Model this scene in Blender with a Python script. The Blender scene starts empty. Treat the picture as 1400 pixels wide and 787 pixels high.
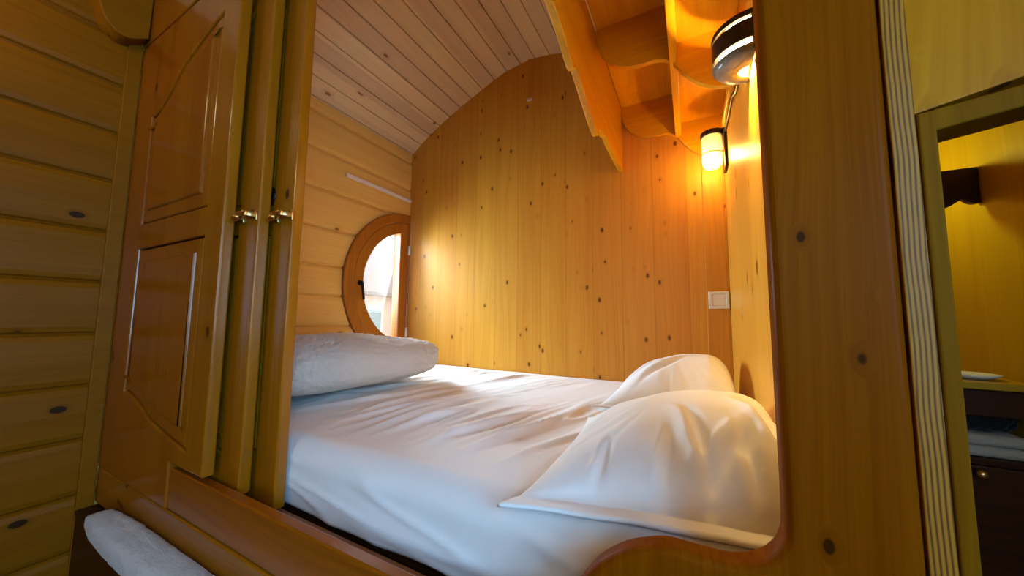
import bpy, bmesh, math, random
from mathutils import Vector, Matrix, noise
random.seed(7)
C = bpy.context.scene.collection
H = 0.95            # the camera stands this high; everything is built relative to it and raised at the end
PI = math.pi

# ------------------------------------------------------------------ helpers
def lin(c):
    c /= 255.0
    return c / 12.92 if c <= 0.04045 else ((c + 0.055) / 1.055) ** 2.4
def rgb(r, g, b): return (lin(r), lin(g), lin(b), 1.0)

def obj(name, bm, m, parent=None, smooth=False, loc=None):
    bmesh.ops.recalc_face_normals(bm, faces=bm.faces)
    me = bpy.data.meshes.new(name)
    org = Vector(parent.location) if parent and parent.parent is None else (Vector(parent['org']) if parent else Vector(loc or (0, 0, 0)))
    bmesh.ops.translate(bm, verts=bm.verts, vec=-org)
    bm.to_mesh(me); bm.free()
    if smooth:
        for p in me.polygons: p.use_smooth = True
    me.materials.append(m)
    o = bpy.data.objects.new(name, me); C.objects.link(o)
    o['org'] = tuple(org)
    if parent: o.parent = parent
    else: o.location = org
    return o

def clean(o):
    if 'org' in o.keys(): del o['org']

def thing(name, label, cat, loc, group=None):
    o = bpy.data.objects.new(name, None); C.objects.link(o)
    o.location = loc; o.empty_display_size = 0.05
    o['label'] = label; o['category'] = cat
    if group: o['group'] = group
    return o

def tag(o, label, cat, group=None):
    o['label'] = label; o['category'] = cat
    if group: o['group'] = group
    return o

def struct(name, bm, m, smooth=False, label=None):
    o = obj(name, bm, m, smooth=smooth); o['kind'] = 'structure'
    if label: o['label'] = label
    return o

def add_box(bm, a, b, bev=0.0, seg=2):
    g = bmesh.ops.create_cube(bm, size=1.0)
    vs = g['verts']
    for v in vs:
        v.co = Vector([(a[i] + b[i]) / 2 + v.co[i] * abs(b[i] - a[i]) for i in range(3)])
    if bev:
        es = list({e for v in vs for e in v.link_edges})
        bmesh.ops.bevel(bm, geom=es, offset=bev, segments=seg, profile=0.5, affect='EDGES')
    return bm
def box(a, b, bev=0.0, seg=2): return add_box(bmesh.new(), a, b, bev, seg)

def frame_of(d):
    d = d.normalized()
    u = d.orthogonal().normalized()
    return u, d.cross(u)
def add_tube(bm, pts, r, n=12, flat=None):
    pts = [Vector(p) for p in pts]
    rs = r if isinstance(r, (list, tuple)) else [r] * len(pts)
    u = None; rings = []
    for i, p in enumerate(pts):
        d = (pts[min(i + 1, len(pts) - 1)] - pts[max(i - 1, 0)]).normalized()
        if u is None: u, w = frame_of(d)
        u = (u - d * u.dot(d)).normalized(); w = d.cross(u)
        rings.append([bm.verts.new(p + (u * math.cos(2 * PI * k / n) + w * math.sin(2 * PI * k / n)) * rs[i]) for k in range(n)])
    for a, b in zip(rings, rings[1:]):
        for k in range(n): bm.faces.new((a[k], a[(k + 1) % n], b[(k + 1) % n], b[k]))
    bm.faces.new(rings[0]); bm.faces.new(rings[-1])
    return bm
def add_lathe(bm, c, prof, n=32, axis='Z', a0=0.0, a1=2 * PI, sy=1.0, close=True):
    """prof = [(radius, height)...] revolved about an axis through c"""
    full = abs(a1 - a0 - 2 * PI) < 1e-6
    m = n if full else n + 1
    rings = []
    for r, h in prof:
        ring = []
        for k in range(m):
            t = a0 + (a1 - a0) * k / n
            x, y = r * math.cos(t), r * math.sin(t) * sy
            q = (x, y, h) if axis == 'Z' else ((h, x, y) if axis == 'X' else (x, h, y))
            ring.append(bm.verts.new(Vector(c) + Vector(q)))
        rings.append(ring)
    for a, b in zip(rings, rings[1:]):
        for k in range(n):
            bm.faces.new((a[k], a[(k + 1) % m], b[(k + 1) % m], b[k]))
    if close:
        for ring in (rings[0], rings[-1]):
            try: bm.faces.new(ring)
            except ValueError: pass
    return bm

def P_xz(u, v, d): return Vector((u, d, v))     # plane facing -Y, depth grows with Y
def P_yz(u, v, d): return Vector((d, u, v))     # plane facing along X
def area2(l): return sum(l[i][0] * l[(i + 1) % len(l)][1] - l[(i + 1) % len(l)][0] * l[i][1] for i in range(len(l))) / 2
def offset_loop(l, d):
    """moves a counter-clockwise loop inward by d"""
    n = len(l); out = []
    for i in range(n):
        p0, p1, p2 = Vector(l[i - 1]), Vector(l[i]), Vector(l[(i + 1) % n])
        e1 = (p1 - p0).normalized(); e2 = (p2 - p1).normalized()
        n1 = Vector((-e1.y, e1.x)); n2 = Vector((-e2.y, e2.x))
        b = n1 + n2
        if b.length < 1e-6: b = n1
        b.normalize()
        k = max(0.35, b.dot(n1))
        out.append(p1 + b * (d / k))
    return out
def plate(outer, holes, P, front, back, b=0.004, both=True, seg=3, bm=None):
    """a board cut to an outline, with rounded arrises; front and back are depths along the third axis"""
    bm = bm or bmesh.new()
    loops = [list(outer) if area2(outer) > 0 else list(reversed(outer))]
    for h in holes: loops.append(list(h) if area2(h) < 0 else list(reversed(h)))
    sg = 1 if back > front else -1
    caps = {0: [], 1: []}
    for l in loops:
        rings = []
        for k in range(seg + 1):                      # front arris
            t = PI / 2 * k / seg
            rings.append((b * (1 - math.sin(t)), front + sg * b * (1 - math.cos(t))))
        if both:
            for k in range(seg + 1):
                t = PI / 2 * (seg - k) / seg
                rings.append((b * (1 - math.sin(t)), back - sg * b * (1 - math.cos(t))))
        else: rings.append((0, back))
        vr = []
        for off, dep in rings:
            vr.append([bm.verts.new(P(q[0], q[1], dep)) for q in (offset_loop(l, off) if off > 1e-7 else [Vector(x) for x in l])])
        n = len(l)
        for r0, r1 in zip(vr, vr[1:]):
            for i in range(n):
                bm.faces.new((r0[i], r0[(i + 1) % n], r1[(i + 1) % n], r1[i]))
        caps[0].append(vr[0]); caps[1].append(vr[-1])
    for side in (0, 1):
        es = []
        for ring in caps[side]:
            n = len(ring)
            for i in range(n):
                e = bm.edges.get((ring[i], ring[(i + 1) % n])) or bm.edges.new((ring[i], ring[(i + 1) % n]))
                es.append(e)
        if len(caps[side]) == 1 and len(caps[side][0]) <= 8:
            bm.faces.new(caps[side][0])
        else:
            bmesh.ops.triangle_fill(bm, use_beauty=True, use_dissolve=False, edges=es)
    return bm

def spline(pts, n=10, closed=False):
    """Catmull-Rom through the points"""
    out = []; m = len(pts)
    rng = range(m if closed else m - 1)
    g = (lambda i: pts[i % m]) if closed else (lambda i: pts[max(0, min(m - 1, i))])
    for i in rng:
        p0, p1, p2, p3 = [Vector(g(i + k)) for k in (-1, 0, 1, 2)]
        for k in range(n):
            t = k / n
            out.append(tuple(0.5 * ((2 * p1) + (p2 - p0) * t + (2 * p0 - 5 * p1 + 4 * p2 - p3) * t * t + (3 * p1 - p0 - 3 * p2 + p3) * t ** 3)))
    if not closed: out.append(tuple(pts[-1]))
    return out

def extrude_profile(prof, P, d0, d1, bm=None, cuts=1):
    """a closed profile pushed along the third axis"""
    bm = bm or bmesh.new()
    rings = [[bm.verts.new(P(u, v, d0 + (d1 - d0) * k / cuts)) for u, v in prof] for k in range(cuts + 1)]
    n = len(prof)
    for a, b in zip(rings, rings[1:]):
        for i in range(n): bm.faces.new((a[i], a[(i + 1) % n], b[(i + 1) % n], b[i]))
    for r in (rings[0], rings[-1]):
        es = [bm.edges.get((r[i], r[(i + 1) % n])) for i in range(n)]
        bmesh.ops.triangle_fill(bm, use_beauty=True, use_dissolve=False, edges=es)
    return bm
def P_prof_y(u, v, d): return Vector((u, d, v))   # profile in XZ along Y

# ------------------------------------------------------------------ materials
class N:
    def __init__(s, name):
        s.m = bpy.data.materials.new(name); s.m.use_nodes = True
        s.t = s.m.node_tree; s.t.nodes.clear()
        s.out = s.t.nodes.new('ShaderNodeOutputMaterial')
    def n(s, typ, ins=None, **kw):
        nd = s.t.nodes.new(typ)
        for k, v in kw.items(): setattr(nd, k, v)
        for k, v in (ins or {}).items():
            if isinstance(v, bpy.types.NodeSocket): s.t.links.new(v, nd.inputs[k])
            else: nd.inputs[k].default_value = v
        return nd
    def math(s, op, a, b=None, c=None, clamp=False):
        ins = {0: a}
        if b is not None: ins[1] = b
        if c is not None: ins[2] = c
        nd = s.n('ShaderNodeMath', ins, operation=op); nd.use_clamp = clamp
        return nd.outputs[0]
    def mix(s, f, a, b, blend='MIX'):
        nd = s.t.nodes.new('ShaderNodeMix'); nd.data_type = 'RGBA'; nd.blend_type = blend
        for i, v in ((0, f), (6, a), (7, b)):
            if isinstance(v, bpy.types.NodeSocket): s.t.links.new(v, nd.inputs[i])
            else: nd.inputs[i].default_value = v
        return nd.outputs[2]
    def ramp(s, f, stops):
        nd = s.n('ShaderNodeValToRGB', {0: f})
        el = nd.color_ramp.elements
        while len(el) < len(stops): el.new(0.5)
        for e, (p, c) in zip(el, stops): e.position = p; e.color = c
        return nd.outputs[0]
    def done(s, bsdf):
        s.t.links.new(bsdf.outputs[0], s.out.inputs[0]); return s.m

def wood(name, light, dark, along='Z', across='X', board=None, knots=1.0, ksize=1.0, rough=0.35, coat=0.3, var=0.12, grain=1.0, knotcol=(70, 35, 12), crough=0.12, joint=0.0, spec=0.3):
    m = N(name)
    tc = m.n('ShaderNodeTexCoord')
    oi = m.n('ShaderNodeObjectInfo')
    xyz = m.n('ShaderNodeSeparateXYZ', {0: tc.outputs['Object']})
    ax = {'X': xyz.outputs[0], 'Y': xyz.outputs[1], 'Z': xyz.outputs[2]}
    third = [k for k in 'XYZ' if k not in (along, across)][0]
    u, v, w = ax[across], ax[third], ax[along]
    shift = m.math('MULTIPLY', oi.outputs['Random'], 37.0)
    if board:
        b = m.math('DIVIDE', u, board)
        bid = m.math('FLOOR', b)
        wn = m.n('ShaderNodeTexWhiteNoise', {'W': bid}, noise_dimensions='1D')
        rnd = wn.outputs['Value']
        w2 = m.math('ADD', w, m.math('MULTIPLY', rnd, 11.3))
    else:
        rnd = oi.outputs['Random']; w2 = w
    w2 = m.math('ADD', w2, shift)
    # knots first: they bend the grain round themselves
    kv = m.n('ShaderNodeCombineXYZ', {0: u, 1: v, 2: m.math('MULTIPLY', w2, 0.62)})
    vor = m.n('ShaderNodeTexVoronoi', {'Vector': kv.outputs[0], 'Scale': 11.0 / ksize, 'Randomness': 1.0})
    dist = vor.outputs['Distance']
    cell = m.n('ShaderNodeSeparateColor', {0: vor.outputs['Color']})
    on = m.math('LESS_THAN', cell.outputs[0], 0.42 * knots)
    size = m.math('MULTIPLY_ADD', cell.outputs[1], 0.12, 0.08)
    kn = m.n('ShaderNodeMapRange', {'Value': dist, 'From Min': m.math('MULTIPLY', size, 0.75), 'From Max': size, 'To Min': 1.0, 'To Max': 0.0}, interpolation_type='SMOOTHSTEP')
    halo = m.n('ShaderNodeMapRange', {'Value': dist, 'From Min': size, 'From Max': m.math('MULTIPLY', size, 1.9), 'To Min': 1.0, 'To Max': 0.0}, interpolation_type='SMOOTHSTEP')
    knot = m.math('MULTIPLY', kn.outputs[0], on); hal = m.math('MULTIPLY', halo.outputs[0], on)
    # grain
    warp = m.n('ShaderNodeTexNoise', {'Vector': m.n('ShaderNodeCombineXYZ', {0: m.math('MULTIPLY', u, 5.0), 1: m.math('MULTIPLY', v, 5.0), 2: m.math('MULTIPLY', w2, 1.1)}).outputs[0], 'Scale': 1.0, 'Detail': 2.0})
    uu = m.math('ADD', u, m.math('MULTIPLY_ADD', warp.outputs[0], 0.10, m.math('MULTIPLY', hal, 0.018)))
    gv = m.n('ShaderNodeCombineXYZ', {0: m.math('MULTIPLY', uu, 95.0), 1: m.math('MULTIPLY', v, 25.0), 2: m.math('MULTIPLY', w2, 1.6)})
    g1 = m.n('ShaderNodeTexNoise', {'Vector': gv.outputs[0], 'Scale': 1.0, 'Detail': 3.0, 'Roughness': 0.6})
    gf = m.n('ShaderNodeCombineXYZ', {0: m.math('MULTIPLY', uu, 420.0), 1: m.math('MULTIPLY', v, 60.0), 2: m.math('MULTIPLY', w2, 9.0)})
    g2 = m.n('ShaderNodeTexNoise', {'Vector': gf.outputs[0], 'Scale': 1.0, 'Detail': 2.0})
    big = m.n('ShaderNodeTexNoise', {'Vector': m.n('ShaderNodeCombineXYZ', {0: m.math('MULTIPLY', u, 9.0), 1: m.math('MULTIPLY', v, 9.0), 2: m.math('MULTIPLY', w2, 0.9)}).outputs[0], 'Scale': 1.0, 'Detail': 2.0})
    gg = m.math('ADD', m.math('MULTIPLY', g1.outputs[0], 0.55), m.math('ADD', m.math('MULTIPLY', g2.outputs[0], 0.2), m.math('MULTIPLY', big.outputs[0], 0.35)))
    fac = m.n('ShaderNodeMapRange', {'Value': gg, 'From Min': 0.55 - 0.17 / grain, 'From Max': 0.55 + 0.19 / grain})
    col = m.mix(fac.outputs[0], dark, light)
    # board to board differences
    val = m.math('MULTIPLY_ADD', rnd, 2 * var, 1.0 - var)
    hsv = m.n('ShaderNodeHueSaturation', {'Hue': m.math('MULTIPLY_ADD', rnd, 0.012, 0.494), 'Value': val, 'Color': col})
    kc = rgb(*knotcol)
    col = m.mix(m.math('MULTIPLY', hal, 0.28), hsv.outputs[0], m.mix(0.5, dark, kc))
    col = m.mix(m.math('MULTIPLY', knot, 0.88), col, kc)
    bh = m.math('ADD', m.math('MULTIPLY', g1.outputs[0], 0.5), m.math('MULTIPLY', g2.outputs[0], 0.3))
    if board and joint:
        fr = m.math('FRACT', b)
        ed = m.math('ABSOLUTE', m.math('SUBTRACT', fr, 0.5))
        j = m.n('ShaderNodeMapRange', {'Value': ed, 'From Min': 0.5 - 0.0022 / board, 'From Max': 0.5 - 0.0006 / board})
        col = m.mix(m.math('MULTIPLY', j.outputs[0], joint), col, rgb(95, 52, 18))
        bh = m.math('SUBTRACT', bh, m.math('MULTIPLY', j.outputs[0], 0.8))
    bump = m.n('ShaderNodeBump', {'Height': bh, 'Strength': 0.12, 'Distance': 0.002})
    bs = m.n('ShaderNodeBsdfPrincipled', {'Base Color': col, 'Roughness': m.math('MULTIPLY_ADD', g1.outputs[0], 0.12, rough - 0.06), 'Normal': bump.outputs[0],
        'Specular IOR Level': spec, 'Coat Weight': coat, 'Coat Roughness': crough, 'Coat Normal': bump.outputs[0]})
    return m.done(bs)

def simple(name, col, rough=0.5, metal=0.0, noise_amt=0.06, scale=30.0, bump=0.0, **kw):
    m = N(name)
    tc = m.n('ShaderNodeTexCoord')
    nz = m.n('ShaderNodeTexNoise', {'Vector': tc.outputs['Object'], 'Scale': scale, 'Detail': 4.0})
    f = m.math('MULTIPLY_ADD', nz.outputs[0], 2 * noise_amt, 1 - noise_amt)
    hsv = m.n('ShaderNodeHueSaturation', {'Value': f, 'Color': col})
    ins = {'Base Color': hsv.outputs[0], 'Roughness': rough, 'Metallic': metal}
    ins.update(kw)
    if bump:
        bp = m.n('ShaderNodeBump', {'Height': nz.outputs[0], 'Strength': bump, 'Distance': 0.004})
        ins['Normal'] = bp.outputs[0]
    return m.done(m.n('ShaderNodeBsdfPrincipled', ins))

def cloth(name, col, weave=900.0, crease=0.25, fuzz=False):
    m = N(name)
    tc = m.n('ShaderNodeTexCoord')
    if fuzz:
        a = m.n('ShaderNodeTexNoise', {'Vector': tc.outputs['Object'], 'Scale': 110.0, 'Detail': 6.0, 'Roughness': 0.75})
        b = m.n('ShaderNodeTexNoise', {'Vector': tc.outputs['Object'], 'Scale': 38.0, 'Detail': 3.0})
        h = m.math('ADD', a.outputs[0], m.math('MULTIPLY', b.outputs[0], 0.8))
        bp = m.n('ShaderNodeBump', {'Height': h, 'Strength': 1.0, 'Distance': 0.010})
    else:
        a = m.n('ShaderNodeTexNoise', {'Vector': tc.outputs['Object'], 'Scale': 9.0, 'Detail': 5.0, 'Roughness': 0.55, 'Distortion': 0.6})
        b = m.n('ShaderNodeTexNoise', {'Vector': tc.outputs['Object'], 'Scale': weave, 'Detail': 1.0})
        h = m.math('ADD', a.outputs[0], m.math('MULTIPLY', b.outputs[0], 0.03))
        bp = m.n('ShaderNodeBump', {'Height': h, 'Strength': crease, 'Distance': 0.012})
    hs = m.n('ShaderNodeHueSaturation', {'Value': m.math('MULTIPLY_ADD', a.outputs[0], 0.08, 0.96), 'Color': col})
    bs = m.n('ShaderNodeBsdfPrincipled', {'Base Color': hs.outputs[0], 'Roughness': 0.85, 'Normal': bp.outputs[0], 'Sheen Weight': 0.35 if fuzz else 0.12, 'Sheen Roughness': 0.5,
        'Specular IOR Level': 0.2})
    return m.done(bs)

def emit(name, col, strength):
    m = N(name)
    return m.done(m.n('ShaderNodeEmission', {'Color': col, 'Strength': strength}))

def pane(name, tint=(1, 1, 1, 1), gloss=0.08, rough=0.02):
    m = N(name)
    tr = m.n('ShaderNodeBsdfTransparent', {'Color': tint})
    gl = m.n('ShaderNodeBsdfGlossy', {'Roughness': rough})
    fr = m.n('ShaderNodeFresnel', {'IOR': 1.45})
    mx = m.n('ShaderNodeMixShader', {0: m.math('MULTIPLY_ADD', fr.outputs[0], 0.9, gloss * 0.3, clamp=True), 1: tr.outputs[0], 2: gl.outputs[0]})
    m.t.links.new(mx.outputs[0], m.out.inputs[0]); return m.m

PL, PD = rgb(226, 164, 58), rgb(200, 130, 36)          # varnished pine of the alcove
SL, SD = rgb(170, 100, 6), rgb(134, 70, 2)             # stained, glossier doors
w_far = wood('pine_far_wall', PL, PD, 'Z', 'X', board=0.147, knots=1.7, ksize=0.76, rough=0.42, coat=0.0, var=0.05, grain=0.75, joint=0.3, knotcol=(104, 52, 6), spec=.22)
w_part = wood('pine_partition', PL, PD, 'Z', 'Y', board=0.16, knots=0.8, ksize=.95, rough=0.36, coat=0.08, var=0.05, grain=0.75, crough=0.25, knotcol=(104, 52, 6), spec=.2)
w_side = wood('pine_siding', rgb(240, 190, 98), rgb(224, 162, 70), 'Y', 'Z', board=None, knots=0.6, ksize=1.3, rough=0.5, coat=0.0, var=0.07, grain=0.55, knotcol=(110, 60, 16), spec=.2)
w_cabin = wood('pine_siding_shaded', rgb(156, 98, 8), rgb(128, 76, 3), 'Y', 'Z', board=None, knots=0.8, ksize=0.85, rough=0.45, coat=0.02, var=0.07, grain=0.6, knotcol=(34, 16, 4), spec=.12)  # same pine as the alcove siding, with shade put into its darker colour
w_ceil = wood('pine_ceiling', rgb(228, 190, 142), rgb(206, 162, 112), 'Y', 'X', board=0.094, knots=0.8, ksize=1.1, rough=0.5, coat=0.0, var=0.09, grain=0.75, knotcol=(120, 68, 28))
w_door = wood('stained_door_pine', SL, SD, 'Z', 'X', board=0.11, knots=0.3, ksize=0.7, rough=0.3, coat=0.45, var=0.05, grain=0.8, crough=0.14, knotcol=(50, 22, 2))
w_rail = wood('stained_rail_pine', SL, SD, 'X', 'Z', knots=0.7, ksize=0.7, rough=0.3, coat=0.3, var=0.04, grain=0.9, crough=0.16, knotcol=(50, 22, 2))
w_post = wood('stained_post_pine', rgb(140, 77, 2), rgb(112, 53, 0), 'Z', 'X', knots=.9, ksize=0.45, rough=0.42, coat=0.02, var=0.03, grain=1.0, crough=0.25, knotcol=(44, 18, 2), spec=.02)
w_trim = wood('doorway_trim_pine', rgb(132, 80, 8), rgb(102, 56, 3), 'Z', 'X', knots=0.4, ksize=0.8, rough=0.5, coat=0.0, var=0.03, grain=0.9, spec=.02)
w_shelf = wood('stained_shelf_pine', rgb(226, 164, 18), rgb(198, 128, 6), 'X', 'Z', knots=0.2, ksize=.6, rough=0.4, coat=0.1, var=0.05, grain=0.8, crough=0.2)
w_shelfy = wood('stained_shelf_pine_lengthwise', rgb(226, 164, 18), rgb(198, 128, 6), 'Y', 'Z', knots=0.3, rough=0.4, coat=0.1, var=0.05, grain=0.9, crough=0.2)
w_win = wood('window_oak', rgb(180, 106, 26), rgb(146, 78, 14), 'Z', 'Y', knots=0.0, rough=0.35, coat=0.25, var=0.03, grain=0.9)
w_bath = wood('bath_pine', rgb(196, 158, 24), rgb(172, 130, 12), 'Z', 'Y', board=0.14, knots=0.35, rough=0.4, coat=0.1, var=0.04, grain=0.6)
w_head = wood('bulkhead_pine', rgb(194, 124, 18), rgb(166, 94, 7), 'Z', 'X', board=0.3, knots=1.3, ksize=0.5, rough=0.42, coat=0.05, var=0.03, grain=0.8, knotcol=(60, 28, 4), spec=.06)
w_dark = wood('dark_walnut_stain', rgb(66, 32, 6), rgb(42, 18, 3), 'X', 'Z', knots=0.3, rough=0.45, coat=0.08, var=0.05, spec=.2)
w_floor = wood('floor_boards', rgb(120, 74, 26), rgb(88, 50, 14), 'Y', 'X', board=0.12, knots=0.3, rough=0.4, coat=0.2, var=0.12, joint=0.5)
def ribbed(name, light, dark, period):
    m = N(name)
    tc = m.n('ShaderNodeTexCoord'); xyz = m.n('ShaderNodeSeparateXYZ', {0: tc.outputs['Object']})
    nz = m.n('ShaderNodeTexNoise', {'Vector': m.n('ShaderNodeCombineXYZ', {0: m.math('MULTIPLY', xyz.outputs[0], 6.0), 2: m.math('MULTIPLY', xyz.outputs[2], 5.0)}).outputs[0], 'Scale': 1.0, 'Detail': 2.0})
    u = m.math('ADD', xyz.outputs[0], m.math('MULTIPLY', nz.outputs[0], .009))
    w = m.math('MULTIPLY_ADD', m.math('SINE', m.math('MULTIPLY', u, 2 * PI / period)), .5, .5)
    col = m.mix(m.math('POWER', w, 1.6), light, dark)
    bs = m.n('ShaderNodeBsdfPrincipled', {'Base Color': col, 'Roughness': .5, 'Specular IOR Level': .2})
    return m.done(bs)
w_strip = ribbed('ribbed_edge_pine', rgb(176, 114, 24), rgb(92, 50, 6), .0034)
m_sheet = cloth('white_cotton_sheet', rgb(240, 238, 236), crease=0.18)
m_pillow = cloth('white_cotton_pillowcase', rgb(240, 238, 235), crease=0.3)
m_fleece = cloth('white_fleece', rgb(242, 238, 234), fuzz=True)
m_brass = simple('brushed_brass', rgb(214, 178, 108), 0.28, 1.0)
m_black = simple("black_enamel", rgb(30, 28, 25), 0.32, 0.3)
m_grey = simple('grey_glass_cup', rgb(128, 126, 112), 0.25)
m_white = simple('white_plastic', rgb(232, 228, 220), 0.35, noise_amt=0.02)
m_cream = simple('cream_plastic_channel', rgb(226, 202, 182), 0.45, noise_amt=0.03)
m_iron = simple('dark_bronze', rgb(44, 34, 28), 0.4, 0.7)
m_glass = pane('window_glass')
def frosted(name, col, share):
    m = N(name)
    tr = m.n('ShaderNodeBsdfTransparent', {'Color': col})
    tl = m.n('ShaderNodeBsdfTranslucent', {'Color': col})
    mx = m.n('ShaderNodeMixShader', {0: share, 1: tr.outputs[0], 2: tl.outputs[0]})
    gl = m.n('ShaderNodeBsdfGlossy', {'Roughness': .08})
    m2 = m.n('ShaderNodeMixShader', {0: .06, 1: mx.outputs[0], 2: gl.outputs[0]})
    m.t.links.new(m2.outputs[0], m.out.inputs[0]); return m.m
m_jar = frosted('frosted_jar_glass', (1.0, .84, .52, 1), .30)
m_bulb = emit('lamp_glow', (1.0, 0.60, 0.20, 1), 55.0)
m_opal = emit('lamp_opal_glow', (1.0, 0.70, 0.32, 1), 26.0)
m_ceram = simple('white_ceramic', rgb(230, 228, 218), 0.15, noise_amt=0.01)
m_blanket = cloth('lamp_warmed_fleece', rgb(246, 232, 214), fuzz=True)  # white fleece with the lamps' warmth put into its colour
m_towel = cloth('pale_towelling', rgb(200, 190, 165), fuzz=True)
m_bag = cloth('black_cloth', rgb(16, 15, 15))
m_roof = simple('grey_roof_shingles', rgb(150, 140, 136), 0.8, noise_amt=0.15, scale=6)
m_hwall = simple('pale_timber_cladding', rgb(224, 196, 178), 0.8, noise_amt=0.08, scale=4)
m_hwin = simple('house_window_glass', rgb(150, 172, 176), 0.15, noise_amt=0.02)
m_ground = simple('gravel_ground', rgb(170, 165, 150), 0.9, noise_amt=0.2, scale=8)

# ------------------------------------------------------------------ sizes (camera-relative)
XL, XR = -1.735, 0.155          # alcove left wall and partition
YF = 1.75                       # far wall
XB = 0.77                       # wash-room side wall
YB = -2.3                       # back of the cabin
ZF = -0.95
ARCH = [(-1.80, 1.098), (-1.735, 1.150), (-1.559, 1.270), (-1.372, 1.366), (-1.197, 1.442), (-1.034, 1.508), (-0.93, 1.534), (-0.81, 1.546),
        (-0.69, 1.534), (-0.586, 1.508), (-0.423, 1.442), (-0.248, 1.366), (-0.061, 1.270), (0.155, 1.150), (0.45, 1.05), (0.80, 0.98)]
arch = spline(ARCH, 12)
def arch_z(x):
    for (a, za), (b, zb) in zip(arch, arch[1:]):
        if a <= x <= b: return za + (zb - za) * (x - a) / (b - a)
    return arch[0][1] if x < arch[0][0] else arch[-1][1]

# ------------------------------------------------------------------ the shell
struct('floor', box((XL - .06, YB - .05, ZF - .05), (XB + .06, YF + .06, ZF)), w_floor)

def ceiling():
    # planks follow the arch; a small V between neighbours
    L = [0.0]
    for p, q in zip(arch, arch[1:]): L.append(L[-1] + math.dist(p, q))
    def at(s):
        for i in range(len(arch) - 1):
            if L[i] <= s <= L[i + 1]:
                t = (s - L[i]) / (L[i + 1] - L[i])
                p, q = Vector(arch[i]), Vector(arch[i + 1])
                d = (q - p).normalized()
                return p + (q - p) * t, Vector((-d.y, d.x))
        p, q = Vector(arch[-2]), Vector(arch[-1]); d = (q - p).normalized()
        return q, Vector((-d.y, d.x))
    W = 0.0945; s = 0.0; low = []
    while s < L[-1] - 0.02:
        e = min(s + W, L[-1])
        for ds, dep in ((0, .009), (.005, .0), (W * .33, -.0006), (W * .66, -.0006), (W - .003, .0)):
            if s + ds < e:
                p, n = at(s + ds); low.append(tuple(p + n * dep))
        s = e
    p, n = at(L[-1]); low.append(tuple(p))
    top = [(x, z + .05) for x, z in reversed(low[::5] + [low[-1]])]
    return extrude_profile(low + top, P_prof_y, YB - .05, YF + .05)
struct('ceiling', ceiling(), w_ceil)

def siding(grooves, y0, y1, x=XL, back=.045, ztop=None):
    """horizontal log boards facing +X between the heights in grooves"""
    prof = []
    for z0, z1 in zip(grooves, grooves[1:]):
        h = z1 - z0
        for t, dx in ((0, -.011), (.0025 / h, -.010), (.008 / h, -.001), (.022 / h, .003), (.5, .005), (1 - .022 / h, .003), (1 - .007 / h, -.002), (1 - .0035 / h, -.006)):
            prof.append((x + dx, z0 + t * h))
    prof.append((x - .004, grooves[-1]))
    prof += [(x - back, grooves[-1]), (x - back, grooves[0])]
    return extrude_profile(prof, P_prof_y, y0, y1)
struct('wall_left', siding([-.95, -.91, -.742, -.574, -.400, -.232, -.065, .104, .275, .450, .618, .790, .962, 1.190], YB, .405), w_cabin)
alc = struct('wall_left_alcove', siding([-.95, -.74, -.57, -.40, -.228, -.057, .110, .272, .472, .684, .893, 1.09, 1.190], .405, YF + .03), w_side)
# half-round hole for the window
cut_bm = bmesh.new()
WC = (YF - .003, 0.20)
pr = [(WC[0] + .01, WC[1] - .475)] + [(WC[0] - .475 * math.cos(a), WC[1] + .475 * math.sin(a)) for a in [(-90 + 180 * k / 48) * PI / 180 for k in range(49)]] + [(WC[0] + .01, WC[1] + .475)]
extrude_profile(pr, lambda u, v, d: Vector((d, u, v)), XL - .2, XL + .2, cut_bm)
bmesh.ops.remove_doubles(cut_bm, verts=cut_bm.verts, dist=1e-5)
bmesh.ops.recalc_face_normals(cut_bm, faces=cut_bm.faces)
cme = bpy.data.meshes.new('cut'); cut_bm.to_mesh(cme); cut_bm.free()
cut = bpy.data.objects.new('cut', cme); C.objects.link(cut)
md = alc.modifiers.new('hole', 'BOOLEAN'); md.object = cut; md.operation = 'DIFFERENCE'; md.solver = 'EXACT'
bpy.context.view_layer.update()
me = bpy.data.meshes.new_from_object(alc.evaluated_get(bpy.context.evaluated_depsgraph_get()))
alc.modifiers.clear(); alc.data = me
bpy.data.objects.remove(cut)

# far wall under the arch
far = [(XL - .04, ZF), (XB + .04, ZF)] + [(x, z + .012) for x, z in reversed(arch)] + [(XL - .04, 1.16)]
struct('wall_far', plate(far, [], P_xz, YF, YF + .04, .001), w_far)
# partition between bed and wash-room
struct('wall_partition', box((XR, .462, ZF), (.187, YF, 1.15), .001), w_part)
# wash-room side wall, back wall with a window, bulkhead over the doorway
SW = (-.72, .08, -.20, .55)   # unseen side window, added to let in fill light: y0, y1, z0, z1
struct('wall_right', plate([(YB, ZF), (YF, ZF), (YF, 1.02), (YB, 1.02)], [[(SW[0], SW[2]), (SW[1], SW[2]), (SW[1], SW[3]), (SW[0], SW[3])]], P_yz, XB, XB + .05, .001), w_bath)
w3 = bpy.data.objects.new('fill_window', None); C.objects.link(w3); w3['kind'] = 'structure'; w3.location = (XB, (SW[0] + SW[1]) / 2, SW[2])
obj('window_frame', plate([(SW[0] - .04, SW[2] - .04), (SW[1] + .04, SW[2] - .04), (SW[1] + .04, SW[3] + .04), (SW[0] - .04, SW[3] + .04)],
    [[(SW[0] + .02, SW[2] + .02), (SW[1] - .02, SW[2] + .02), (SW[1] - .02, SW[3] - .02), (SW[0] + .02, SW[3] - .02)]], P_yz, XB - .015, XB + .04, .003), w_win, w3)
obj('pane', box((XB + .02, SW[0], SW[2]), (XB + .024, SW[1], SW[3])), m_glass, w3)
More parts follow.
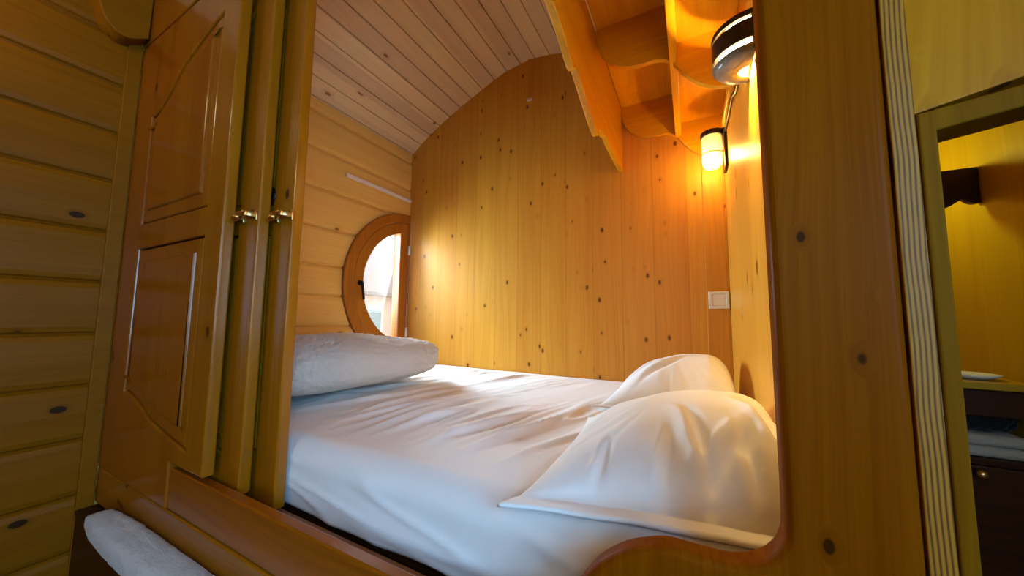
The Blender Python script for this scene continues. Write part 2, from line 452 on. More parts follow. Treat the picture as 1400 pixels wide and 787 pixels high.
bw = [(XL - .04, ZF), (XB + .04, ZF)] + [(x, z + .012) for x, z in reversed(arch)] + [(XL - .04, 1.16)]
RW = (-.30, .70, -.15, .85)    # rear window: x0, x1, z0, z1
struct('wall_back', plate(bw, [[(RW[0], RW[2]), (RW[1], RW[2]), (RW[1], RW[3]), (RW[0], RW[3])]], P_xz, YB - .04, YB, .001), w_head)
w2 = bpy.data.objects.new('window_2', None); C.objects.link(w2); w2['kind'] = 'structure'; w2.location = ((RW[0] + RW[1]) / 2, YB, RW[2])
fr = plate([(RW[0] - .05, RW[2] - .05), (RW[1] + .05, RW[2] - .05), (RW[1] + .05, RW[3] + .05), (RW[0] - .05, RW[3] + .05)],
           [[(RW[0] + .02, RW[2] + .02), (.17, RW[2] + .02), (.17, RW[3] - .02), (RW[0] + .02, RW[3] - .02)],
            [(.23, RW[2] + .02), (RW[1] - .02, RW[2] + .02), (RW[1] - .02, RW[3] - .02), (.23, RW[3] - .02)]], P_xz, YB + .02, YB - .03, .003)
obj('window_frame', fr, w_win, w2)
obj('pane', box((RW[0], YB - .012, RW[2]), (RW[1], YB - .008, RW[3])), m_glass, w2)

# wall above the sliding doors and above the opening (higher than the picture shows)
ff = [(XL - .02, .955), (XR, .955)] + [(x, z) for x, z in reversed(arch) if XL < x < XR] + [(XL - .02, 1.16)]
struct('wall_front', plate(ff, [], P_xz, .428, .512, .002), w_door)
# bulkhead and doorway trim of the wash-room
bh = [(.190, .192), (XB, .33)] + [(x, z) for x, z in reversed(arch) if .19 < x < XB] + [(.190, arch_z(.19))]
struct('wall_bulkhead', plate(bh, [], P_xz, .440, .470, .001), w_head)
tr = [(.1885, -.95), (.2005, -.95), (.2005, .1705), (.56, .229), (.56, .242), (.1885, .1885)]
struct('trim_1', plate(tr, [], P_xz, .432, .475, .002), w_trim)
struct('trim_2', box((.1705, .4315, ZF), (.1875, .462, 1.14), .0012), w_strip)
struct('trim_3', box((XL - .004, .366, ZF), (XL + .014, .4035, 1.18), .003), w_cabin)
struct('trim_5', plate([(XL, .958), (-.82, .958), (-.82, 1.17), (XL, 1.15)], [], P_xz, .402, .427, .004), w_door)
struct('trim_4', box((.066, YF - .011, -.30), (.1545, YF, .78), .002), w_far)

# ------------------------------------------------------------------ half-round window
win = bpy.data.objects.new('window_1', None); C.objects.link(win); win['kind'] = 'structure'; win.location = (XL, WC[0], WC[1] - .5)
def half(r, yr, n=56):
    """half disc of radius r, straight side at distance yr left of the far wall"""
    a0 = math.asin(min(1, math.sqrt(max(0, r * r - yr * yr)) / r))
    return [(WC[0] - r * math.cos(a), WC[1] + r * math.sin(a)) for a in [-a0 + 2 * a0 * k / n for k in range(n + 1)]]
def YZ(u, v, d): return Vector((d, u, v))
obj('window_frame', plate(half(.502, .002), [half(.440, .018)], YZ, XL + .022, XL - .05, .006), w_win, win)
sash = obj('sash', plate(half(.4394, .019), [half(.368, .088)], YZ, XL + .019, XL - .04, .006), w_win, win)
gbm = bmesh.new(); gl = half(.372, .084)
extrude_profile(gl, lambda u, v, d: Vector((d, u, v)), XL - .016, XL - .012, gbm)
obj('pane', gbm, m_glass, win)
hb = bmesh.new()
add_lathe(hb, (XL + .014, 1.353, .196), [(.016, 0), (.016, .006), (.009, .009), (.009, .03)], 20, 'X')
add_tube(hb, [(XL + .04, 1.353, .20), (XL + .044, 1.354, .17), (XL + .046, 1.36, .13), (XL + .044, 1.366, .098)], [.009, .008, .008, .007], 12)
obj('window_handle', hb, m_iron, win, True)
for z in (.455, -.105):
    h = bmesh.new(); add_tube(h, [(XL + .022, YF - .016, z - .032), (XL + .022, YF - .016, z + .032)], .008, 12)
    obj('hinge', h, m_white, win, True)

# ------------------------------------------------------------------ sliding doors
def s_curve(x0, z0, x1, z1, n=16):
    """the swan-necked top of a panel"""
    pts = [(x0, z0), (x0 + .1 * (x1 - x0), z0 + .02 * (z1 - z0)), (x0 + .3 * (x1 - x0), z0 + .28 * (z1 - z0)), (x0 + .45 * (x1 - x0), z0 + .55 * (z1 - z0)),
           (x0 + .62 * (x1 - x0), z0 + .72 * (z1 - z0)), (x0 + .82 * (x1 - x0), z0 + .88 * (z1 - z0)), (x1, z1)]
    return spline(pts, 5)
def sliding_door(xl, xr, yf, th, zb, label, notch=None, handle=None, cup=False):
    t = thing('sliding_door', label, 'door', ((xl + xr) / 2, yf + th / 2, zb), 'sliding doors of the bed alcove')
    zt = .955
    pl, pr_ = xl + .155, xr - .098
    up = [(pr_, .290), (pl, .293)][::-1]
    upper = [(pl, .293), (pr_, .290)] + list(reversed(s_curve(pl, .655, pr_, .838)))
    lower = [(pr_, .204), (pl, .204)] + s_curve(pl, -.235, pr_, -.335)
    def grow(l, d):
        l = l if area2(l) > 0 else list(reversed(l))
        return [tuple(p) for p in offset_loop(l, -d)]
    if notch: outer = [(xl, notch[1]), (notch[0], notch[1]), (notch[0], zb), (xr, zb), (xr, zt), (xl, zt)]
    else: outer = [(xl, zb), (xr, zb), (xr, zt), (xl, zt)]
    obj('door_frame', plate(outer, [grow(upper, .004), grow(lower, .004)], P_xz, yf, yf + th, .005), w_door, t)
    for l in (upper, lower):
        b = plate(l if area2(l) > 0 else list(reversed(l)), [], P_xz, yf + .003, yf + th - .004, .006)
        ll = l if area2(l) > 0 else list(reversed(l))
        plate(offset_loop(ll, .038), [], P_xz, yf - .003, yf + .008, .007, both=False, bm=b)
        obj('raised_panel', b, w_door, t)
    if handle is not None:
        hx, hz = handle
        b = bmesh.new()
        bow = [(-.040, .001), (-.038, -.012), (-.030, -.022), (-.016, -.027), (.010, -.027), (.028, -.024), (.037, -.014), (.040, .001)]
        inn = [(.031, .001), (.029, -.010), (.022, -.017), (.008, -.019), (-.014, -.019), (-.025, -.015), (-.031, -.008), (-.032, .001)]
        prof = [(hx + .85 * u, yf + v) for u, v in spline(bow, 5) + spline(inn, 5)]
        plate(prof, [], lambda u, v, d: Vector((u, v, d)), hz + .008, hz - .006, .0025, bm=b)
        add_tube(b, [(hx - .034, yf - .010, hz - .004), (hx - .026, yf - .020, hz - .007), (hx - .010, yf - .026, hz - .008), (hx + .004, yf - .026, hz - .006)], [.004, .0075, .0085, .004], 12)
        for sx in (-1, 1):
            add_box(b, (hx + sx * .031 - .007, yf - .003, hz - .013), (hx + sx * .031 + .007, yf + .001, hz + .013), .0012)
        obj('handle', b, m_brass, t, True)['label'] = 'brass bow handle'
    if cup:
        b = bmesh.new()
        add_lathe(b, (xr - .105, yf, .315), [(.006, -.001), (.022, -.0035), (.024, -.002), (.024, .004)], 24, 'Y')
        obj('finger_recess', b, m_iron, t, True)
    return t
sliding_door(XL + .004, -1.030, .405, .027, -.383, 'widest visible sliding pine door, next to the left wall, with swan-necked raised panels', notch=(-1.212, -.4965))
sliding_door(-1.652, -.948, .445, .027, -.420, 'middle sliding pine door partly behind the widest one, brass handle beside a narrow panel edge', handle=(-.992, .250))
sliding_door(-1.572, -.872, .484, .027, -.452, 'rearmost sliding pine door, its bare edge standing right beside the bed opening', handle=(-.908, .250), cup=True)

# ------------------------------------------------------------------ bed front
bed = thing('bed_surround', 'tall varnished pine post and curved rail framing the bed opening', 'bed frame', (-.6, .445, ZF))
curve = spline([(.0755, -.10), (.0755, -.19), (.0725, -.214), (.062, -.231), (.045, -.243), (.024, -.2485), (-.004, -.249), (-.032, -.2495), (-.055, -.257), (-.078, -.268), (-.105, -.289),
                (-.128, -.318), (-.148, -.350), (-.172, -.378), (-.205, -.391), (-.26, -.3935)], 7)
post = [(.0755, .955)] + curve + [(-.26, -.62), (.170, -.62), (.170, .955)]
obj('post_panel', plate(post, [], P_xz, .430, .462, .0085, seg=5), w_post, bed)
obj('upper_rail', plate([(-1.210, -.4965), (-.261, -.4965), (-.261, -.397), (-1.210, -.397)], [], P_xz, .4095, .434, .004), w_rail, bed)
obj('lower_rail', plate([(-1.735, -.605), (-.261, -.605), (-.261, -.4985), (-1.735, -.4985)], [], P_xz, .4065, .434, .004), w_rail, bed)
obj('track_board', box((-1.735, .435, -.475), (.07, .512, -.462), .002), w_rail, bed)
tag(obj('bed_box', box((-1.722, .535, ZF), (.15, 1.74, -.476)), w_dark, None, False, (-.8, 1.1, ZF)), 'dark wooden storage box under the mattress', 'bed box')

# ------------------------------------------------------------------ mattress
def mattress():
    y0, y1, z0, z1, R = .524, 1.742, -.470, -.305, .06
    path = []                                             # (y, z, ny, nz)
    for k in range(14): path.append((y0, z0 + .012 + (z1 - R - z0 - .012) * k / 14, -1, 0))
    for k in range(13):
        a = PI / 2 * k / 12
        path.append((y0 + R - R * math.cos(a), z1 - R + R * math.sin(a), -math.cos(a), math.sin(a)))
    n = 150
    for k in range(1, n + 1): path.append((y0 + R + (y1 - y0 - R) * k / n, z1, 0, 1))
    path.append((y1, z0, 0, 0))
    x0, x1, nx = XL + .012, XR - .004, 230
    bm = bmesh.new(); rows = []
    for i in range(nx + 1):
        x = x0 + (x1 - x0) * i / nx
        row = []
        for y, z, ny, nz in path:
            d = 0
            if ny or nz:
                t = min(1, max(0, (y - .6) / .25)) * min(1, (1.74 - y) / .2) * (1 - .8 * min(1, max(0, (x + .34) / .12)))
                c, s = math.cos(1.27), math.sin(1.27)
                a, b = x * c + y * s, -x * s + y * c
                wob = noise.noise((a * 1.6, b * 1.9, 3.1)) * .09
                r1 = 1 - abs(noise.noise((a * 1.5, (b + wob) * 11, .3))) * 2.2
                r2 = 1 - abs(noise.noise((a * 3.0 + 7, (b + wob * .6) * 23, 1.3))) * 2.2
                area = min(1, max(0, .25 + noise.noise((x * 1.7, y * 1.7, 8.2)) * 1.4 + .35))
                d += (max(0, r1) ** 2 * .021 + max(0, r2) ** 2 * .008) * t * area
                d += noise.noise((x * 2.1, y * 2.1, 5.5)) * .006 * min(1, max(0, (y - .56) / .1))
                if ny < -.1:                             # long soft pulls on the front edge
                    f = min(1, -ny)
                    d += f * (noise.noise((x * 2.5, z * 14, 2.2)) * .008 + max(0, 1 - abs(noise.noise((x * 3 + z * 4, z * 22 + x * 2.5, 6.2))) * 2.4) ** 2 * .006)
            row.append(bm.verts.new((x, y + ny * d, z + nz * d)))
        rows.append(row)
    m = len(path)
    for a, b in zip(rows, rows[1:]):
        for k in range(m - 1): bm.faces.new((a[k], a[k + 1], b[k + 1], b[k]))
        bm.faces.new((a[m - 1], a[0], b[0], b[m - 1]))
    bm.faces.new(rows[0]); bm.faces.new(rows[-1])
    return bm
mt = obj('mattress', mattress(), m_sheet, None, True, (-.8, 1.13, -.47))
tag(mt, 'wide mattress under a creased white fitted sheet, filling the alcove', 'mattress')

# ------------------------------------------------------------------ pillows
def pillow(name, label, a, b, hgt, flange, loc, rot, seed, creases=(), tilt=0.0, skew=0.0):
    bm = bmesh.new(); n = 84; PK = .55
    def shape(s, t, up):
        es = min(1, (PK - s) / (1 + PK) if s < PK else (s - PK) / (1 - PK)); et = min(1, abs(t))
        body = max(0, 1 - es ** 2.3) ** (.80 if s < PK else .38) * max(0, 1 - et ** 2.6) ** .66
        x = a * s * (1 - .07 * (1 - min(1, t * t))); y = b * t * (1 - .07 * (1 - min(1, s * s)))
        h = hgt * body
        nz = noise.noise((x * 5 + seed, y * 5, 1.1)) * .010 + noise.noise((x * 12 + seed, y * 12, 4.1)) * .004
        ang = math.atan2(y, x)
        rim = (1 - body) * min(1, body * 6)
        rad = max(0, 1 - abs(noise.noise((math.cos(ang) * 5 + seed, math.sin(ang) * 5, body))) * 2.4) ** 2
        z = (h + (nz - rad * .007 * rim) * min(1, body * 2)) if up else 0.0
        if up:
            for (cx, cy, dx, dy, wd, dep) in creases:
                px, py = x - cx, y - cy
                L = math.hypot(dx, dy); ux, uy = dx / L, dy / L
                al = px * ux + py * uy; ac = -px * uy + py * ux + .02 * math.sin(al * 18)
                z -= dep * math.exp(-(ac / wd) ** 2) * math.exp(-((al) / L) ** 2) * min(1, body * 2.5)
                z += dep * .5 * math.exp(-((ac - 1.8 * wd) / wd) ** 2) * math.exp(-((al) / L) ** 2) * min(1, body * 2.5)
        return x, y, z
    # parameter grid goes past the seam on the flange side (t < -1)
    ts = [-1 - flange / b * k / 4 for k in range(4, 0, -1)] + [-1 + 2 * k / n for k in range(n + 1)]
    ss = [-1 + 2 * k / n for k in range(n + 1)]
    top, bot = [], []
    for t in ts:
        r0, r1 = [], []
        for s in ss:
            if t < -1:
                x, y, z = shape(s, -1, True); y2 = b * t
                y = y + (y2 + b)
                fl = .0012 * math.sin(s * 9 + seed) * (-1 - t) * b / flange + noise.noise((s * 3, t * 3, seed)) * .003
                zt_, zb_ = .0045 + fl, -.001 + fl
                x *= 1 + .10 * (-1 - t) * b / flange
            else:
                x, y, zt_ = shape(s, t, True); zb_ = shape(s, t, False)[2]
                zt_ = zt_ + .003; zb_ -= .001
            x += skew * y
            r0.append(bm.verts.new((x, y, zt_))); r1.append(bm.verts.new((x, y, zb_)))
        top.append(r0); bot.append(r1)
    R, K = len(ts), len(ss)
    for g, fl in ((top, 0), (bot, 1)):
        for i in range(R - 1):
            for j in range(K - 1):
                q = (g[i][j], g[i][j + 1], g[i + 1][j + 1], g[i + 1][j])
                bm.faces.new(q if not fl else tuple(reversed(q)))
    for i in range(R - 1):
        for j in (0, K - 1): bm.faces.new((top[i][j], top[i + 1][j], bot[i + 1][j], bot[i][j]))
    for i in (0, R - 1):
        for j in range(K - 1): bm.faces.new((top[i][j], top[i][j + 1], bot[i][j + 1], bot[i][j]))
    bmesh.ops.rotate(bm, verts=bm.verts, cent=(0, 0, 0), matrix=Matrix.Rotation(tilt, 3, 'Y'))
    bmesh.ops.rotate(bm, verts=bm.verts, cent=(0, 0, 0), matrix=Matrix.Rotation(rot, 3, 'Z'))
    zmin = min(v.co.z for v in bm.verts)
    bmesh.ops.translate(bm, verts=bm.verts, vec=(loc[0], loc[1], loc[2]))
    o = obj(name, bm, m_pillow, None, True, loc)
    return tag(o, label, 'pillow', 'white pillows at the head of the bed')
pillow('pillow', 'larger white pillow in front, its hemmed edge towards the mattress edge', .222, .25, .140, .036, (-.050, .820, -.295), .17, 2.0,
       creases=((.05, -.15, -.03, .055, .010, .022), (.085, -.19, .03, .06, .013, .020), (.165, -.10, -.03, .06, .013, .026), (-.10, -.19, -.01, .04, .008, .010), (.18, .0, .05, -.03, .025, .016), (.0, -.2, -.01, .05, .010, .012), (.12, -.2, -.02, .05, .010, .018)), skew=.13)
pillow('pillow', 'white pillow lying behind, beside the far wall and the wall switch', .205, .21, .172, .02, (-.066, 1.385, -.294), -.06, 9.0,
       creases=((-.1, -.03, .05, .07, .016, .016), (-.02, -.1, .04, .05, .012, .012), (-.13, .05, .06, .03, .012, .010)))

# ------------------------------------------------------------------ fleece blanket, folded
def lump(x0, x1, y0, y1, z0, z1, seed, ex=2.6, n=90, fold=None, wob=1.0):
    bm = bmesh.new(); top, bot = [], []
    cx, cy, a, b = (x0 + x1) / 2, (y0 + y1) / 2, (x1 - x0) / 2, (y1 - y0) / 2
    N_ = n
    # a squared-off dome: rows of latitude
    vs = []
    lat = 70; lon = 300
    def sp(c, e): return math.copysign(abs(c) ** e, c)
    for i in range(lat + 1):
        v = -PI / 2 + PI * i / lat
        ring = []
        for j in range(lon):
            u = 2 * PI * j / lon
            x = a * sp(math.cos(v), .62) * sp(math.cos(u), .5)
            y = b * sp(math.cos(v), .62) * sp(math.sin(u), .5)
            z = (z1 - z0) / 2 * sp(math.sin(v), .7)
            ring.append([x, y, z])
        vs.append(ring)
    out = []
    for ring in vs:
        r = []
        for x, y, z in ring:
            t = (z / (z1 - z0) + .5)
            z += (noise.noise((x * 2.6 + seed, y * 2.6, .2)) * .035) * t * wob
            x += noise.noise((x * 6, y * 6, z * 7 + seed)) * .010 * wob; y += noise.noise((y * 6 + 3, x * 6, z * 7 + seed)) * .010 * wob
            k = (.004 * noise.noise((x * 30, y * 30, z * 30)) + .006 * noise.noise((x * 90, y * 90, z * 90))) * (1 if wob > .5 else .3)
            l = math.sqrt((x / a) ** 2 + (y / b) ** 2 + .2)
            if fold: z *= 1 + fold(x, y)
            r.append(bm.verts.new((cx + x + x / a * k, cy + y + y / b * k, (z0 + z1) / 2 + z + k * (1 if t > .3 else 0))))
        out.append(r)
    for r0, r1 in zip(out, out[1:]):
        for j in range(lon): bm.faces.new((r0[j], r0[(j + 1) % lon], r1[(j + 1) % lon], r1[j]))
    bmesh.ops.remove_doubles(bm, verts=bm.verts, dist=1e-5)
    return bm
bl = obj('folded_blanket', lump(-1.70, -1.005, .545, 1.35, -.276, -.085, 3.0), m_blanket, None, True, (-1.35, .95, -.312))
tag(bl, 'thick white fleece blanket folded up by the half-round window', 'blanket')

# ------------------------------------------------------------------ overhead shelf with scalloped boards
sh = thing('overhead_shelf', 'stained pine overhead shelf with scalloped boards hung beside the partition', 'shelf', (-.06, 1.2, 1.06))
XFA = -.282
fas = [(.52, 1.075), (.52, .80), (.747, .797)] + spline([(.747, .797), (.80, .785), (.862, .760), (.909, .741), (.930, .739), (.945, .752), (.968, .754), (1.06, .722), (1.15, .690), (1.215, .676), (1.235, .690)], 5) \
    + [(1.24, .715), (1.29, .727)] + spline([(1.31, .729), (1.345, .735), (1.36, .748), (1.40, .742), (1.431, .740), (1.55, .742), (1.748, .748)], 5) + [(1.748, 1.075)]
obj('fascia_board', plate(fas, [], YZ, XFA, XFA - .022, .003), w_shelfy, sh)
wave = spline([(-.281, 1.06), (-.276, 1.01), (-.262, .970), (-.236, .935), (-.20, .908), (-.165, .895), (-.12, .889), (-.075, .888), (-.045, .877), (-.02, .850), (.005, .812), (.04, .772), (.08, .744), (.116, .733), (.153, .732)], 6)
for y in (.66, 1.2, 1.728):
    obj('cross_board', plate([(.153, 1.10), (-.281, 1.10)] + wave, [], P_xz, y, y + .020, .002), w_shelf, sh)
obj('divider', box((-.036, .52, .858), (-.012, 1.727, 1.10), .002), w_shelfy, sh)
obj('shelf_board', box((-.281, .52, 1.078), (-.030, 1.748, 1.098), .001), w_shelfy, sh)
obj('shelf_board', box((-.018, .52, .925), (.154, 1.748, .943), .001), w_shelfy, sh)

# ------------------------------------------------------------------ wall lamps
LA = (XR, .985, .678)     # black half-drum lamp
t = thing('wall_lamp', 'black half-round wall lamp glowing through two curved slots', 'lamp', (XR, LA[1], LA[2] - .06))
obj('backplate', box((XR - .006, LA[1] - .072, LA[2] - .045), (XR, LA[1] + .072, LA[2] + .052), .002), m_black, t)
def drum(z0, z1, r, th):
    bm = bmesh.new()
    add_lathe(bm, (XR - .002, LA[1], 0), [(r - th, z0), (r, z0), (r, z1), (r - th, z1), (r - th, z0)], 40, 'Z', PI / 2, 3 * PI / 2, .92, close=False)
    return bm
zb, ztp = LA[2] - .046, LA[2] + .050
obj('shade', drum(zb + .026, ztp - .022, .082, .004), m_black, t, False)
obj('shade_rim', drum(ztp - .014, ztp, .082, .004), m_black, t, False)
cp = bmesh.new()
add_lathe(cp, (XR - .002, LA[1], 0), [(.026, zb - .008), (.028, zb - .012), (.050, zb - .0095), (.070, zb - .002), (.082, zb + .012), (.080, zb + .013), (.066, zb + .002), (.026, zb - .008)], 40, 'Z', PI / 2, 3 * PI / 2, .92, close=False)
ld = bmesh.new()
add_lathe(ld, (XR - .002, LA[1], 0), [(.002, ztp), (.062, ztp), (.064, ztp - .003), (.062, ztp - .005), (.002, ztp - .005)], 40, 'Z', PI / 2, 3 * PI / 2, .92, close=False)
obj('spill_baffle', ld, m_black, t)  # unseen disc added to limit light spilling out of the top
obj('lower_cup', cp, m_grey, t, True)
op = bmesh.new()
add_lathe(op, (XR - .004, LA[1], 0), [(.064, zb + .010), (.064, ztp - .006)], 32, 'Z', PI / 2, 3 * PI / 2, .92, close=False)
obj('diffuser', op, m_opal, t, True)

LB = (XR, 1.62, .715)
t = thing('wall_lamp', 'glowing glass jar lamp with dark cap, lower on the partition by the far wall', 'lamp', (XR, LB[1], LB[2] - .09))
obj('backplate', box((XR - .012, LB[1] - .045, LB[2] - .095), (XR, LB[1] + .045, LB[2] + .085), .004), m_iron, t)
jx = XR - .052
jb = bmesh.new()
add_lathe(jb, (jx, LB[1], LB[2]), [(.006, -.082), (.026, -.078), (.036, -.066), (.038, -.045), (.038, .058), (.034, .066)], 32, close=False)
obj('glass_jar', jb, m_jar, t, True)
cb = bmesh.new()
add_lathe(cb, (jx, LB[1], LB[2]), [(.040, .056), (.042, .060), (.042, .074), (.030, .082), (.010, .086)], 32)
add_tube(cb, [(jx, LB[1], LB[2] + .080), (jx + .02, LB[1], LB[2] + .088), (XR - .006, LB[1], LB[2] + .075)], .008, 10)
obj('cap', cb, m_iron, t, True)
rb = bmesh.new()
for z in (-.02,):
    add_lathe(rb, (jx, LB[1], LB[2] + z), [(.039, -.002), (.0415, -.002), (.0415, .002), (.039, .002)], 32, close=False)
obj('guard_ring', rb, m_brass, t, True)
bb = bmesh.new(); bmesh.ops.create_uvsphere(bb, u_segments=20, v_segments=12, radius=.019, matrix=Matrix.Translation((jx, LB[1], LB[2] - .028)))
obj('bulb', bb, m_bulb, t, True)

b = box((XR - .018, 1.224, .775), (XR, 1.56, .808), .003)
tag(obj('cable_batten', b, w_shelfy, None, False, (XR, 1.3, .775)), 'slim pine batten on the partition running between the two wall lamps', 'batten')
b = bmesh.new(); add_tube(b, [(XR - .006, 1.05, .712), (XR - .006, 1.12, .719), (XR - .006, 1.24, .722), (XR - .006, 1.32, .762), (XR - .006, 1.50, .765), (XR - .006, 1.572, .766)], .005, 10)
tag(obj('lamp_cable', b, m_black, None, True, (XR, 1.3, .76)), 'thin black cable under the batten joining the wall lamps', 'cable')

# ------------------------------------------------------------------ small fittings
t = thing('light_switch', 'square white light switch on the narrow strip by the alcove corner', 'switch', (.112, YF - .011, .05))
obj('switch_frame', plate([(.0735, .048), (.1505, .048), (.1505, .123), (.0735, .123)], [[(.086, .060), (.138, .060), (.138, .111), (.086, .111)]], P_xz, YF - .020, YF - .011, .002), m_white, t)
obj('rocker', box((.0865, YF - .019, .0605), (.1375, YF - .011, .1105), .002), m_white, t)
tag(obj('wall_rail', box((XL + .003, 1.235, .797), (XL + .016, 1.748, .820), .003), m_cream, None, False, (XL, 1.49, .797)), 'long cream plastic rail on the plank wall above the round window', 'rail')
t = thing('cable_duct', 'short vertical brown strip hanging from the ceiling arch on the far wall', 'strip', (-.80, YF, 1.28))
obj('duct', box((-.818, YF - .010, 1.296), (-.790, YF, 1.555), .002), w_far, t)
obj('end_cap', box((-.822, YF - .012, 1.284), (-.788, YF, 1.297), .002), m_cream, t)['label'] = 'pale end cap'
# scalloped bracket top left
br = spline([(.20, 1.16), (.245, 1.10), (.279, 1.01), (.295, .965), (.312, .945), (.335, .932), (.362, .938), (.399, .966)], 6) + [(.401, 1.17), (.20, 1.17)]
tag(obj('scalloped_bracket', plate(br, [], YZ, XL + .075, XL + .002, .004), w_cabin, None, False, (XL + .04, .33, 1.0)), 'scalloped pine bracket high on the left plank wall by the doors', 'bracket')

# bench step and fleece in front of the bed
st = thing('bench_box', 'dark-stained wooden bench box under the bed rail by the left wall', 'bench', (-1.2, .39, ZF))
obj('front_panel', box((XL + .016, .367, ZF), (-.45, .382, -.626), .002), w_dark, st)
obj('bench_top', box((XL + .016, .364, -.626), (-.45, .434, -.611), .003), w_dark, st)
fl = obj('fleece_pad', lump(-1.53, -.50, .326, .403, -.611, -.545, 11.0, wob=.12), m_fleece, None, True, (-1.05, .36, -.656))
tag(fl, 'white fleece pad lying on the dark bench under the bed rail', 'cushion')

# ------------------------------------------------------------------ wash-room
VY = 1.38
t = thing('vanity_unit', 'dark wooden vanity unit with an open towel niche in the wash-room', 'cabinet', (.48, 1.55, ZF))
obj('countertop', box((.188, VY - .012, -.174), (XB - .001, YF - .001, -.155), .003), w_bath, t)
obj('drawer_front', box((.19, VY, -.244), (XB - .002, VY + .02, -.176), .003), w_dark, t)
obj('niche_shelf', box((.19, VY, -.368), (XB - .002, YF - .002, -.352), .002), w_dark, t)
obj('side_panel', box((.188, VY + .01, ZF + .002), (.204, YF - .002, -.176), .001), w_dark, t)
obj('back_panel', box((.204, YF - .02, ZF + .002), (XB - .002, YF - .004, -.176), .001), w_dark, t)
for xa, xb in ((.205, .475), (.479, XB - .003)):
    d = obj('door', box((xa, VY, ZF + .06), (xb, VY + .02, -.370), .004), w_dark, t)
    k = bmesh.new(); add_lathe(k, ((.648 if xa > .4 else .44), VY, -.374 - .012), [(.004, 0), (.005, -.012), (.011, -.016), (.012, -.022), (.007, -.027), (.002, -.028)], 20, 'Y')
    kk = obj('knob', k, m_brass, d, True)
for zz, nm in ((-.3515, 'folded cream towel at the bottom of the wash-room niche'), (-.3225, 'folded cream towel on top of another in the wash-room niche')):
    b = box((.52, VY + .015, zz), (.755, VY + .26, zz + .028), .012, 4)
    tag(obj('folded_towel', b, m_towel, None, True, (.63, VY + .14, zz)), nm, 'towel', 'towels in the vanity niche')
b = lump(.53, .76, VY + .02, VY + .2, -.295, -.242, 21.0)
tag(obj('black_cloth', b, m_bag, None, True, (.64, VY + .1, -.295)), 'crumpled black cloth lying on the cream towels', 'cloth')
b = bmesh.new(); add_lathe(b, (.685, 1.45, -.155), [(.03, 0), (.048, .008), (.055, .014), (.051, .014), (.044, .008), (.002, .006)], 32)
tag(obj('soap_dish', b, m_ceram, None, True, (.685, 1.45, -.155)), 'white soap dish on the vanity top', 'dish')
vl = [(.19, .46), (.768, .460)] + [(.768, .352)] + spline([(.768, .352), (.755, .350), (.742, .357), (.732, .366), (.722, .360), (.705, .348), (.69, .345), (.64, .352), (.55, .375), (.45, .352), (.30, .348), (.19, .37)], 5)
tag(obj('scalloped_valance', plate(vl, [], P_xz, 1.50, 1.518, .002), w_dark, None, False, (.48, 1.5, .35)), 'dark scalloped board across the yellow-lit wash-room wall', 'board')

# ------------------------------------------------------------------ outside the half-round window
struct('ground', box((-40, -10, -1.9), (-1.9, 45, -1.8)), m_ground)
ho = thing('house', 'pale timber house with a grey roof outside the window', 'house', (-14, 12, -1.8))
obj('house_wall', box((-20, 10.0, -1.8), (-13.0, 18.0, 1.0)), m_hwall, ho)
rf = bmesh.new()
extrude_profile([(-20.4, .95), (-12.6, .95), (-12.6, 1.1), (-16.5, 3.9), (-20.4, 1.1)], P_prof_y, 9.6, 18.4, rf)
obj('roof', rf, m_roof, ho)
for y0 in (10.5, 12.4, 14.5):
    f = obj('window', plate([(y0, -1.0), (y0 + 1.1, -1.0), (y0 + 1.1, .45), (y0, .45)], [[(y0 + .12, -.88), (y0 + .98, -.88), (y0 + .98, .33), (y0 + .12, .33)]], YZ, -12.95, -13.02, .01), m_white, ho)
    obj('pane', box((-13.0, y0 + .1, -.9), (-12.99, y0 + 1.0, .35)), m_hwin, f)

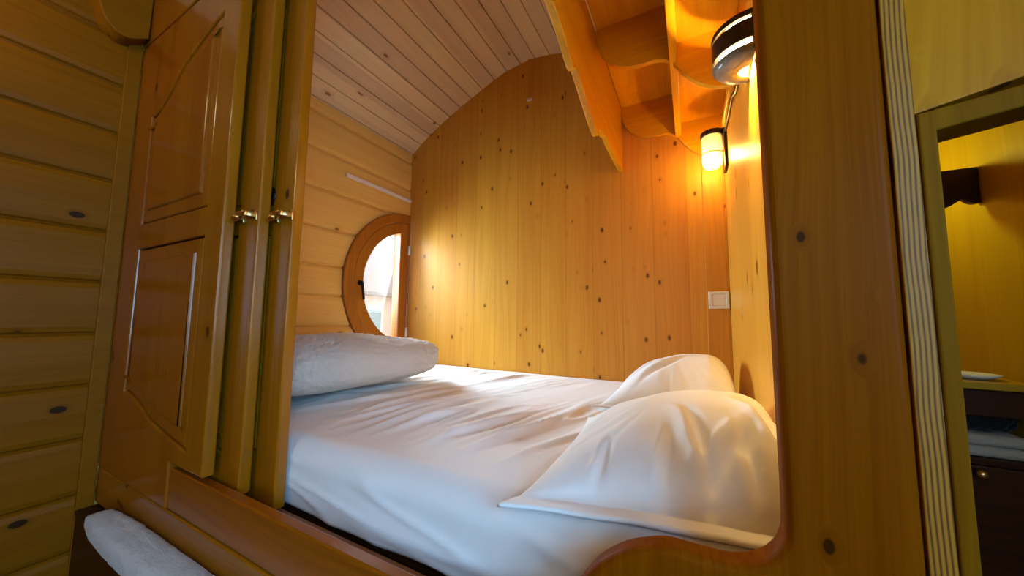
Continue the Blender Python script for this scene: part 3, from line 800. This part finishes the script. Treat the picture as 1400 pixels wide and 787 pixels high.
# ------------------------------------------------------------------ lights
def light(name, typ, loc, energy, col, size=None, rot=None, size_y=None, spot=None):
    d = bpy.data.lights.new(name, typ); d.energy = energy; d.color = col
    if typ == 'AREA':
        d.size = size
        if size_y: d.shape = 'RECTANGLE'; d.size_y = size_y
    elif size is not None: d.shadow_soft_size = size
    o = bpy.data.objects.new(name, d); C.objects.link(o); o.location = loc
    if rot is not None: o.rotation_euler = Vector(rot).to_track_quat('-Z', 'Y').to_euler()
    return o
WARM = (1.0, .66, .24)
light('jar_lamp_light', 'POINT', (jx - .002, LB[1], LB[2] - .03), 20, WARM, .02)
light('drum_lamp_light', 'POINT', (XR - .024, LA[1], LA[2] - .016), 38, WARM, .012)
light('wash_room_lamp', 'POINT', (.50, 1.637, .483), 2.9, (.80, .90, .15), .03)
light('window_daylight', 'AREA', (XL - .36, WC[0] - .14, WC[1] + .20), 118, (.62, .83, 1.0), .6, (1, -.28, -.45), .8)
light('rear_daylight', 'AREA', ((RW[0] + RW[1]) / 2, YB - .06, (RW[2] + RW[3]) / 2), 7, (.40, .72, 1.0), .95, (-.2, 1, -.08), .95)
light('side_fill_light', 'AREA', (XB + .07, (SW[0] + SW[1]) / 2, (SW[2] + SW[3]) / 2), 23, (.18, .56, 1.0), .76, (-1, .50, -.25), .70)  # cool fill added through the side opening for mattress and blanket
light('cabin_warm_fill', 'POINT', (.10, -1.3, 1.0), 7, (1.0, .70, .26), .06)  # unseen warm light added to tint doors, post and bulkhead
light('cabin_wall_lamp', 'POINT', (-1.58, -.16, .86), 1.6, (1.0, .82, .52), .06)

# world: bright overcast sky
wd = bpy.data.worlds.new('overcast'); bpy.context.scene.world = wd; wd.use_nodes = True
bg = wd.node_tree.nodes['Background']
bg.inputs[0].default_value = (.88, .94, 1.0, 1); bg.inputs[1].default_value = 2.2

# ------------------------------------------------------------------ camera
M = ((.8866705, -.0313211, -.4613397), (.4622937, .0816123, .8829632), (.0099956, -.9961719, .0868428))   # rows: world axes in camera right/down/forward
cd = bpy.data.cameras.new('camera'); cam = bpy.data.objects.new('camera', cd); C.objects.link(cam)
cd.sensor_width = 36; cd.lens = 466.326 / 1400 * 36; cd.clip_start = .01; cd.clip_end = 200
cam.matrix_world = Matrix(((M[0][0], -M[0][1], -M[0][2], 0), (M[1][0], -M[1][1], -M[1][2], 0), (M[2][0], -M[2][1], -M[2][2], 0), (0, 0, 0, 1)))
bpy.context.scene.camera = cam

# raise everything so that the floor is at zero
for o in bpy.data.objects:
    clean(o)
    if o.parent is None: o.location.z += H
sc = bpy.context.scene
sc.view_settings.view_transform = 'Standard'; sc.view_settings.look = 'None'
sc.view_settings.gamma = 1.0; sc.view_settings.use_curve_mapping = False
sc.view_settings.exposure = 0.4
